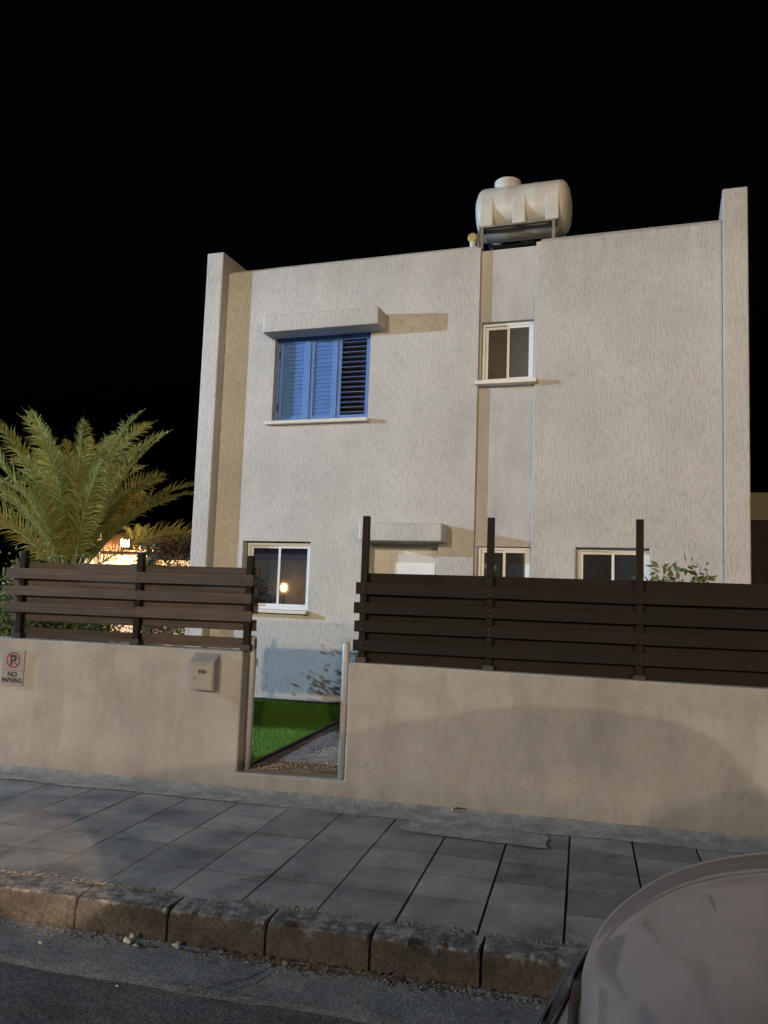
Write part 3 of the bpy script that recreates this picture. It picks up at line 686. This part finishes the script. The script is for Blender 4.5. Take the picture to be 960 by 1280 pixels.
shrub('shrub', (-5.9, 7.9, .1), .8, .45, 1.80, 13000, .06, M['leafhedge'], 'leafy green shrub at the left edge of the photo behind the slatted fence', 3, stems=16, group='garden shrubs')
shrub('shrub', (-4.95, 7.6, .1), .4, .3, 1.1, 2200, .05, M['leaf'], 'low green shrub under the palm, seen through the left fence slats', 9, group='garden shrubs')
shrub('shrub', (-5.75, 8.8, .1), .55, .35, 1.78, 5600, .05, M['leafhedge'], 'green shrub between the palm and the leftmost fence post', 4, stems=12, group='garden shrubs')
shrub('shrub', (.62, 7.35, .1), .22, .2, 1.93, 1500, .085, M['leafhedge'], 'sprawling leafy shrub topping the right fence beside the tall post', 14, stems=7, group='garden shrubs')
shrub('shrub', (.92, 7.45, .1), .24, .2, 1.90, 1500, .085, M['leafhedge'], 'leafy shrub topping the right fence, below the right corner of the house', 15, stems=7, group='garden shrubs')
shrub('shrub', (-8.0, 14.3, .1), .8, .5, 2.5, 3400, .09, M['leafpale'], 'pale scrubby bush between the lit wall and the house corner', 21, stems=16, group='far bushes')
shrub('shrub', (-6.85, 13.6, .1), .6, .5, 2.85, 3000, .08, M['leafpale'], 'pale bush rising beside the left corner of the house', 22, stems=16, group='far bushes')
palm((-11.15, 19.2, .1), 2.3, 20, .78, 'small distant palm behind the lit lamp', 31, .2, step=.03)

# ================================================================ NEIGHBOURING HOUSES
nb = thing('neighbour_house', 'low orange-lit house with a ribbed tile roof beyond the palm', 'house', (-12.4, 18, 0))
bm = B(); box(bm, .25, 2.15, 0, 6, 0, 2.30); obj('wall', bm, M['farwall'], nb, bevel=.02)
bm = B()
prism(bm, [(-.22, 2.31), (-.22, 2.36), (3.0, 3.0), (6.2, 2.36), (6.2, 2.31)], 0.15, 2.25, 'x'); rf = obj('roof', bm, M['tile'], nb)
bm = B()
for i in range(38):
    x = .2+i*.19
    if x < 2.2: tube(bm, [(x, -.26, 2.40), (x, 2.95, 3.04)], .055, 8)
obj('tile_ribs', bm, M['tile'], rf)
bm = B(); box(bm, 2.16, 3.4, .3, .5, 0, 2.15); obj('side_wall', bm, M['dimwall'], nb)
wl = thing('wall_lamp', 'bright lit floodlight on the wall of the low house beyond the palm', 'lamp', (-10.62, 17.62, 2.50))
bm = B(); box(bm, -.03, .03, .0, .38, -.10, -.06); obj('bracket', bm, M['lampmetal'], wl)
bm = B(); box(bm, -.11, .11, -.02, .08, -.09, .09); obj('lamp_housing', bm, M['lampmetal'], wl, bevel=.01)
bm = B(); box(bm, -.10, .10, -.03, -.022, -.085, .085); obj('lamp_lens', bm, emis('lamp_lens_glow', (1, .80, .50), 120), wl)
def lamp(name, parent, loc, power, col, rad=.06, typ='POINT'):
    l = bpy.data.lights.new(name, typ); l.energy = power; l.color = col
    if typ == 'POINT': l.shadow_soft_size = rad
    o = bpy.data.objects.new(name, l); C.objects.link(o); o.location = loc; o.parent = parent; return o
lamp('lamp_light', wl, (0, -.75, .12), 520, (1, .60, .28), .05)
ms_ = thing('cable_mast', 'thin mast with a small box above the low house roof', 'mast', (-11.35, 17.7, 0))
bm = B(); tube(bm, [(0, 0, .1), (0, 0, 3.4)], .012, 6); obj('pole', bm, M['lampmetal'], ms_)
bm = B(); box(bm, -.10, .10, -.06, .06, 2.44, 2.60); obj('junction_box', bm, M['plastic'], ms_, bevel=.01)
nr = thing('neighbour_house', 'dim flat-roofed house beyond the right corner of the main house', 'house', (3.4, 19, 0))
bm = B(); box(bm, 0, 9, 0, 7, 0, 3.35); obj('wall', bm, simple('dark_render', (.05, .035, .03), .9), nr)
bm = B(); box(bm, -.12, 9.1, -.15, 7.1, 3.351, 3.95); obj('parapet', bm, M['dimwall'], nr, bevel=.02)

# ================================================================ STREET LAMPS (just outside the picture) 
def street_lamp(label, head, base, col, power, ecol):
    hx, hy, hz = head; bx, by, bz = base
    t = thing('street_lamp', label, 'street lamp', (bx, by, bz), group='street lamps')
    bm = B(); tube(bm, [(0, 0, 0), (0, 0, .5), (0, 0, hz-bz+.25)], [.075, .06, .04], 12); obj('pole', bm, M['lampmetal'], t, smooth=True)
    dx, dy = hx-bx, hy-by; H = hz-bz+.2
    bm = B(); tube(bm, [(0, 0, H), (dx*.5, dy*.5, H+.06), (dx, dy, H+.02)], .03, 10); obj('arm', bm, M['lampmetal'], t, smooth=True)
    bm = B(); box(bm, dx-.16, dx+.16, dy-.30, dy+.30, H-.05, H+.03); obj('lamp_head', bm, M['lampmetal'], t, bevel=.02)
    bm = B(); box(bm, dx-.12, dx+.12, dy-.24, dy+.24, H-.062, H-.052); obj('lamp_lens', bm, emis('street_lamp_glow', ecol, 40), t)
    lamp('lamp_light', t, (dx, dy, hz-bz), power, col, .07 if power > 16000 else .22)
street_lamp('cool white street lamp up the street to the left, on the pavement', COOL['pos'], (-22.6, 4.9, 0), COOL['col'], COOL['power'], (.8, .9, 1))
street_lamp('tall amber street lamp on the far pavement, behind the parked car', BACK['pos'], (7.0, -21.2, -.3), BACK['col'], BACK['power'], (1, .75, .45))
street_lamp('tall amber street lamp on the far pavement beside the opposite house', BACK2['pos'], (-9.0, -21.2, -.3), BACK2['col'], BACK2['power'], (1, .75, .45))
street_lamp('warm street lamp far across the street to the right', WARM['pos'], (22, -28, -.3), WARM['col'], WARM['power'], (1, .7, .4))
def added_patch_spot():  # added unseen spot, narrow cone aimed to lay a warm patch on the pavement
    t = thing('added_patch_spot', 'added warm spot lamp on a short post across the street', 'lamp', (5.8, -6.0, -.02))
    bm = B(); tube(bm, [(0, 0, 0), (0, 0, 2.95)], .03, 10); obj('post', bm, M['lampmetal'], t, smooth=True)
    d = (Vector((-2.85, 4.12, 0))-Vector((5.8, -6.0, 3.0))).normalized(); q = d.to_track_quat('-Z', 'Y')
    bm = B(); lathe(bm, [(.001, .10), (.05, .10), (.075, -.10), (.065, -.10), (.04, .08), (.001, .08)], (0, 0, 0), 'z', 20)
    h = obj('lamp_shade', bm, M['lampmetal'], t, smooth=True); h.location = (0, 0, 3.0); h.rotation_mode = 'QUATERNION'; h.rotation_quaternion = q
    l = lamp('lamp_light', t, (0, 0, 0), 10500, (1, .66, .40), typ='SPOT'); l.data.spot_size = R(2.5); l.data.spot_blend = .18; l.data.shadow_soft_size = .03
    l.location = Vector((0, 0, 3.0))+d*.12; l.rotation_mode = 'QUATERNION'; l.rotation_quaternion = q
added_patch_spot()
# house across the street whose porch lantern shows in the ground floor window
ah = thing('opposite_house', 'pale house across the street behind the camera', 'house', (-17, -14, -.2))
bm = B(); box(bm, -6, 6, -8, 0, 0, 3.2); obj('wall', bm, M['dimwall'], ah, bevel=.02)
bm = B(); box(bm, -6.2, 6.2, -8.2, .25, 3.21, 3.4); obj('roof', bm, M['roof'], ah)
pl = thing('porch_lantern', 'lit warm lantern on the wall of the house across the street', 'lamp', (-17.9, -13.0, 1.55))
bm = B(); lathe(bm, [(.001, -.16), (.08, -.14), (.11, 0), (.08, .14), (.001, .16)], (0, 0, .1), 'z', 16); obj('globe', bm, emis('lantern_glow', (1, .55, .2), 220), pl, smooth=True)
bm = B(); tube(bm, [(0, 0, -1.75), (0, 0, -.05)], .03, 8); obj('post', bm, M['steel'], pl)

# ================================================================ PARKED CAR (nose to the left, between camera and kerb)
CY = 1.58; RZ = -.17
car = thing('parked_car', 'silver-mauve parked car, its bonnet filling the lower right corner', 'car', (0, CY, RZ))
# plan half width of the bonnet edge against distance from the nose (measured), height profiles
def interp(tab, x):
    if x <= tab[0][0]: return tab[0][1]
    for (a, b), (c, d) in zip(tab, tab[1:]):
        if x <= c:
            t = (x-a)/(c-a); return b+(d-b)*t
    return tab[-1][1]
HW = [(0, .14), (.008, .24), (.03, .345), (.06, .43), (.117, .53), (.18, .635), (.265, .73), (.35, .80), (.485, .855), (.8, .87), (2.6, .87), (3.2, .84), (3.5, .78), (3.66, .62)]
# bonnet surface: stations in x, lateral param s
xs = [0, .008, .02, .035, .06, .09, .13, .18, .24, .31, .4, .5, .65, .8, .95, 1.08, 1.2]
def hood_z(x, s):       # above road; s = |lateral|/halfwidth
    base = 1.00+.115*(1-math.exp(-x/.55))
    crown = .045*(1-s*s)*min(1, x/.22)
    edge = -.035*max(0, (s-.80)/.20)**2
    nose = -.05*math.exp(-x/.05)
    crease = .010*math.exp(-((s-.55)/.05)**2)*min(1, x/.3)
    return base+crown+edge+nose+crease
bm = B(); rows = []; NS = 40
for x in xs:
    w_ = interp(HW, x); rows.append([bm.verts.new((x, w_*.965*(2*j/NS-1), hood_z(x, abs(2*j/NS-1)))) for j in range(NS+1)])
for p, q in zip(rows, rows[1:]):
    for j in range(NS): bm.faces.new([p[j], p[j+1], q[j+1], q[j]])
ho = obj('bonnet', bm, M['paint'], car, smooth=True)
sm = ho.modifiers.new('thick', 'SOLIDIFY'); sm.thickness = .012; sm.offset = -1
sb = ho.modifiers.new('sub', 'SUBSURF'); sb.levels = 1; sb.render_levels = 2
# body skin: outline ring loops from sill to bonnet line
def ring_pts(grow, z, x_off=0):
    pts = []; N1 = 60
    tab = [(x, w) for x, w in HW]
    half = [(0-grow, 0)]+[(x-grow*max(0, 1-w/.87)*1.0, w+grow*(w/.87)) for x, w in tab]+[(3.74+grow, .40), (3.76+grow, 0)]
    # resample
    out = []
    for a in range(N1+1):
        t = a/N1*(len(half)-1); i = min(int(t), len(half)-2); f = t-i
        out.append((half[i][0]+(half[i+1][0]-half[i][0])*f+x_off, half[i][1]+(half[i+1][1]-half[i][1])*f))
    return out
def shoulder(x): return 1.0+.115*(1-math.exp(-max(x, 0)/.55))-.035-.05*math.exp(-max(x, 0)/.05)
def nose_pt(y, z, out):
    # x of the body skin at lateral y (0..0.8) and height z
    prev = HW[0]; x = 0
    for a, b in zip(HW, HW[1:]):
        if b[1] >= y >= a[1]: x = a[0]+(b[0]-a[0])*(y-a[1])/(b[1]-a[1]); break
    return x-out
levels = [(-.035, .20, 0), (.0, .24, 0), (.035, .34, 0), (.045, .50, 0), (.035, .66, 0), (.018, .80, 0), (.010, .90, 0), (.004, 'S1', 0), (-.012, 'S0', 0)]
bm = B(); loops = []
for grow, z, xo in levels:
    half = ring_pts(grow, z)
    fr = [(x, y) for x, y in half]+[(x, -y) for x, y in half[::-1][1:-1]]
    L_ = []
    for x, y in fr:
        if z == 'S1': zz = shoulder(x)-.03
        elif z == 'S0': zz = shoulder(x)-.002
        else: zz = z
        front = max(0, 1-x/.5)
        xo2 = -front*{.20: .07, .24: .09, .34: .115, .50: .12, .66: .11, .80: .05, .90: .012}.get(z, 0)
        L_.append(bm.verts.new((x+xo2, y, zz)))
    loops.append(L_)
lens_faces = []
for A, D in zip(loops, loops[1:]):
    n = len(A)
    for k in range(n): bm.faces.new([A[k], A[(k+1) % n], D[(k+1) % n], D[k]])
bm.faces.new(loops[0]); bm.faces.new(loops[-1])
bd = obj('body', bm, M['paint'], car, smooth=True)
bd.data.materials.append(M['cardark'])
cb = B()
for x in (.72, 3.05):
    for sg in (-1, 1): lathe(cb, [(.355, sg*.62), (.355, sg*1.1)], (x, 0, .31), 'y', 40)
cut = obj('cut', cb, M['cardark']); cut.parent = car
bo = bd.modifiers.new('arch', 'BOOLEAN'); bo.operation = 'DIFFERENCE'; bo.object = cut; bo.solver = 'EXACT'
dg = bpy.context.evaluated_depsgraph_get(); dg.update(); nm = bpy.data.meshes.new_from_object(bd.evaluated_get(dg))
bd.modifiers.clear(); bd.data = nm; bpy.data.objects.remove(cut)
for f in nm.polygons: f.use_smooth = True
try: nm.set_sharp_from_angle(angle=R(50))
except Exception: pass
bm = B(); box(bm, 1.05, 3.62, -.66, .66, 1.06, 1.085); obj('deck', bm, M['cardark'], car)
def lerp_tab(z, i):
    t = [(l[1], l[0]) for l in levels if not isinstance(l[1], str)] if i == 0 else [(.20, .07), (.24, .09), (.34, .115), (.50, .12), (.66, .11), (.80, .05), (.90, .012), (.95, 0)]
    return interp(t, z)
def skin(y, z, out=0):
    x0 = nose_pt(abs(y), z, 0); g = lerp_tab(z, 0)
    return (x0-g*(1-abs(y)/.87)-lerp_tab(z, 1)*max(0, 1-x0/.5)-out, y*(1+g/.87), z)
for sd in (-1, 1):
    bm = B(); tube(bm, [(1.30, sd*.906, 1.0), (1.33, sd*.917, .55), (1.42, sd*.915, .34)], .0035, 6); tube(bm, [(2.32, sd*.906, 1.0), (2.34, sd*.917, .6), (2.34, sd*.915, .34), (1.42, sd*.915, .34)], .0035, 6); obj('door_seam', bm, M['cardark'], car)
    bm = B(); tube(bm, [(2.06, sd*.905, .86), (2.09, sd*.935, .86), (2.20, sd*.935, .86), (2.23, sd*.905, .86)], .011, 8); obj('door_handle', bm, M['paint'], car, smooth=True)
# cabin
def loft(bm, secs):
    rr_ = [[bm.verts.new(p) for p in s] for s in secs]
    for a, b in zip(rr_, rr_[1:]):
        for k in range(len(a)-1): bm.faces.new([a[k], a[k+1], b[k+1], b[k]])
    return rr_
bm = B(); cab = []
for x, z, w_ in ((1.12, 1.125, .74), (1.30, 1.23, .72), (1.55, 1.39, .665), (1.78, 1.49, .62), (2.1, 1.545, .60), (2.6, 1.55, .59), (3.0, 1.51, .58), (3.2, 1.44, .57), (3.45, 1.15, .60)):
    cab.append([(x, -w_, z-.02), (x, -w_*.8, z), (x, 0, z+.015), (x, w_*.8, z), (x, w_, z-.02)])
rr_ = loft(bm, cab[3:8]); obj('car_roof', bm, M['paint'], car, smooth=True)
bm = B(); loft(bm, cab[:4]); obj('windscreen', bm, M['carglass'], car, smooth=True)
bm = B(); loft(bm, cab[7:]); obj('rear_window', bm, M['carglass'], car, smooth=True)
for s in (-1, 1):
    bm = B(); loft(bm, [[(c[0][0], s*abs(c[0][1]), c[0][2]), (c[0][0], s*(.80 if c[0][0] < 3.3 else .70), 1.085)] for c in cab]); obj('side_window', bm, M['carglass'], car)
    bm = B(); tube(bm, [(c[0][0], s*(abs(c[0][1])+.006), c[0][2]+.004) for c in cab], .022, 8); obj('roof_pillar', bm, M['paint'], car, smooth=True)
    bm = B(); box(bm, 1.52, 1.62, s*.86-.03, s*.86+.10*s+.03*0, 1.10, 1.22) if s > 0 else box(bm, 1.52, 1.62, -.98, -.83, 1.10, 1.22); obj('wing_mirror', bm, M['paint'], car, bevel=.03, seg=3)
    for x in (.72, 3.05):
        wh = bpy.data.objects.new('wheel', None); C.objects.link(wh); wh.parent = car; wh.location = (x, s*.79, .31)
        bm = B(); lathe(bm, [(.20, -.09), (.28, -.10), (.31, -.07), (.31, .07), (.28, .10), (.20, .09)], (0, 0, 0), 'y', 40); obj('tyre', bm, M['tyre'], wh, smooth=True)
        bm = B(); lathe(bm, [(.03, .05*s), (.19, .03*s), (.20, .094*s), (.208, .02*s)], (0, 0, 0), 'y', 30)
        for k in range(5):
            a = k*math.tau/5; tube(bm, [(0, .095*s, 0), (math.cos(a)*.19, .085*s, math.sin(a)*.19)], [.035, .02], 6)
        obj('rim', bm, M['alloy'], wh)
    bm = B(); box(bm, 3.64, 3.70, s*.48-.09, s*.48+.09, .78, .95); obj('tail_light', bm, simple('tail_red', (.3, .01, .01), .2), car, bevel=.02)
# headlights: clear lens following the nose, chrome bezel, reflector bowl
for s in (1, -1):
    hl = bpy.data.objects.new('headlight', None); C.objects.link(hl); hl.parent = car
    N2 = 20; y0, y1 = .15, .62
    def zt_(t): return .915-.01*t
    def zb_(t): return .66+.20*t**1.1
    def strip(out_f, nk, mm, name, inset=0):
        bm = B(); rows = []
        for i in range(N2+1):
            t = i/N2; y = y0+inset+(y1-y0-2*inset)*t
            rows.append([bm.verts.new(skin(s*y, zb_(t)+inset+(zt_(t)-zb_(t)-2*inset)*k/nk, out_f(k/nk, t))) for k in range(nk+1)])
        for p, q in zip(rows, rows[1:]):
            for k in range(nk): bm.faces.new([p[k], p[k+1], q[k+1], q[k]])
        return obj(name, bm, mm, hl, smooth=True)
    strip(lambda k, t: .004+.034*(math.sin(k*math.pi)*math.sin(min(1, t*1.05)*math.pi))**.5, 8, M['lens'], 'lens')
    strip(lambda k, t: .003, 6, M['cardark'], 'housing', .003)
    edge = [skin(s*(y0+(y1-y0)*i/N2), zb_(i/N2), .006) for i in range(N2+1)]+[skin(s*y1, zt_(1), .004)]+[skin(s*(y0+(y1-y0)*i/N2), zt_(i/N2), .004) for i in range(N2, -1, -1)]
    bm = B(); tube(bm, edge+[edge[0]], .0035, 6); obj('bezel', bm, M['cardark'], hl, smooth=True)
    bm = B(); tube(bm, [skin(s*(y0+.012+(y1-y0)*i/N2*.9), zb_(i/N2*.9)+.018, .008) for i in range(N2+1)], .004, 6); obj('chrome_strip', bm, M['chrome'], hl, smooth=True)
    for cy_, cz_, r_l in ((.25, .80, .062), (.40, .845, .042)):
        p0 = Vector(skin(s*cy_, cz_, .008)); nn = (Vector(skin(s*(cy_+.02), cz_, .008))-p0).cross(Vector(skin(s*cy_, cz_+.02, .008))-p0).normalized()
        if nn.x > 0: nn = -nn
        mt = Matrix.Translation(p0) @ nn.to_track_quat('Z', 'Y').to_matrix().to_4x4()
        bm = B(); lathe(bm, [(r_l*1.05, 0), (r_l*1.05, .012), (r_l*.95, .013), (r_l*.8, .004), (.012, .001)], (0, 0, 0), 'z', 28); bm.transform(mt); obj('reflector', bm, M['chrome'], hl, smooth=True)
        bm = B(); bmesh.ops.create_icosphere(bm, subdivisions=2, radius=r_l*.42, matrix=mt @ Matrix.Translation((0, 0, .006)) @ Matrix.Diagonal((1, 1, .5, 1))); obj('bulb_lens', bm, M['carglass'], hl, smooth=True)
bm = B(); rows = [[bm.verts.new(skin(-.13+.26*i/12, .60+.24*k/8, .003)) for k in range(9)] for i in range(13)]
for p, q in zip(rows, rows[1:]):
    for k in range(8): bm.faces.new([p[k], p[k+1], q[k+1], q[k]])
gr = obj('grille', bm, M['cardark'], car)
for k in range(5): bm = B(); tube(bm, [skin(-.125+.25*j/8, .63+.042*k, .007) for j in range(9)], .005, 6); obj('grille_bar', bm, M['chrome'], gr, smooth=True)
bm = B(); box(bm, skin(0, .5)[0]-.016, skin(0, .5)[0]+.03, -.26, .26, .455, .565); obj('number_plate', bm, M['signwhite'], car, bevel=.004)
bm = B(); rows = [[bm.verts.new(skin(-.42+.84*i/24, .27+.12*k/4, .004)) for k in range(5)] for i in range(25)]
for p, q in zip(rows, rows[1:]):
    for k in range(4): bm.faces.new([p[k], p[k+1], q[k+1], q[k]])
obj('air_intake', bm, M['cardark'], car)
for s in (-1, 1):
    bm = B(); tube(bm, [(1.10, .30+s*.30, 1.135), (1.16, .10+s*.30, 1.175), (1.19, -.25+s*.30, 1.195)], .007, 6); obj('wiper', bm, M['cardark'], car)

# ================================================================ SMALL DEBRIS
bm = B(); rg = random.Random(6)
for _ in range(2600):       # crumbled grit between kerb and slabs, and along the gutter
    if rg.random() < .6: x = rg.uniform(-3.4, .1); y = 3.86+abs(rg.gauss(0, .022)); z = .004
    else: x = rg.uniform(-3.2, .1); y = 3.665-abs(rg.gauss(0, .04)); z = -.145
    if mnoise.noise(Vector((x*2.5, 3, 0))) < rg.uniform(-.5, .3): continue
    s = rg.uniform(.0015, .0065); mtx = Matrix.Translation((x, y, z+s*.3)) @ Matrix.Rotation(rg.random()*6, 4, 'Z') @ Matrix.Diagonal((s, s*rg.uniform(.5, 1), s*.7, 1))
    bmesh.ops.create_icosphere(bm, subdivisions=1, radius=1, matrix=mtx)
tag(obj('grit', bm, M['grit']), 'loose grit crumbled along both sides of the kerb stones', 'grit', kind='stuff')
bm = B()
for _ in range(230):
    x = rg.choice([rg.gauss(-1.35, .16), rg.gauss(-.9, .22), rg.uniform(-2.6, 0)]); y = 3.66-abs(rg.gauss(0, .025)); s = rg.uniform(.008, .022); a = rg.random()*6
    c = Vector((x, y, -.142+rg.uniform(0, .015))); d = Vector((math.cos(a), math.sin(a), rg.uniform(-.3, .5)))*s; e = Vector((-math.sin(a), math.cos(a), rg.uniform(-.2, .4)))*s*.45
    bm.faces.new([bm.verts.new(v) for v in (c-d, c+e, c+d, c-e)])
tag(obj('leaf_litter', bm, M['leafdry']), 'dry brown leaf scraps gathered in the gutter below the kerb', 'leaves', kind='stuff')
for k, (x, y, z, s, lb) in enumerate(((-2.03, 3.615, -.13, .026, 'largest pale stone chip in the gutter below the kerb, left part'), (-1.985, 3.60, -.14, .013, 'tiny pale chip just right of the largest stone chip in the gutter'),
        (-1.80, 3.64, -.13, .024, 'pale stone chip against the kerb, right of the largest chip'), (-1.87, 3.26, -.155, .010, 'lone small white chip out on the asphalt'), (-2.4, 3.49, -.14, .014, 'small white chip in the gutter furthest left'), (-2.02, 3.63, -.115, .015, 'small chip lying against the top of the largest stone chip'))):
    bm = B(); bmesh.ops.create_icosphere(bm, subdivisions=2, radius=s, matrix=Matrix.Translation((0, 0, 0)) @ Matrix.Diagonal((.75, .5, .5, 1)))
    for v in bm.verts: v.co += mnoise.noise_vector(v.co*60+Vector((k*7, 0, 0)))*s*.45
    o = obj('stone_chip', bm, M['stone']); o.location = (x, y, z); tag(o, lb, 'stone', 'stone chips in the gutter')
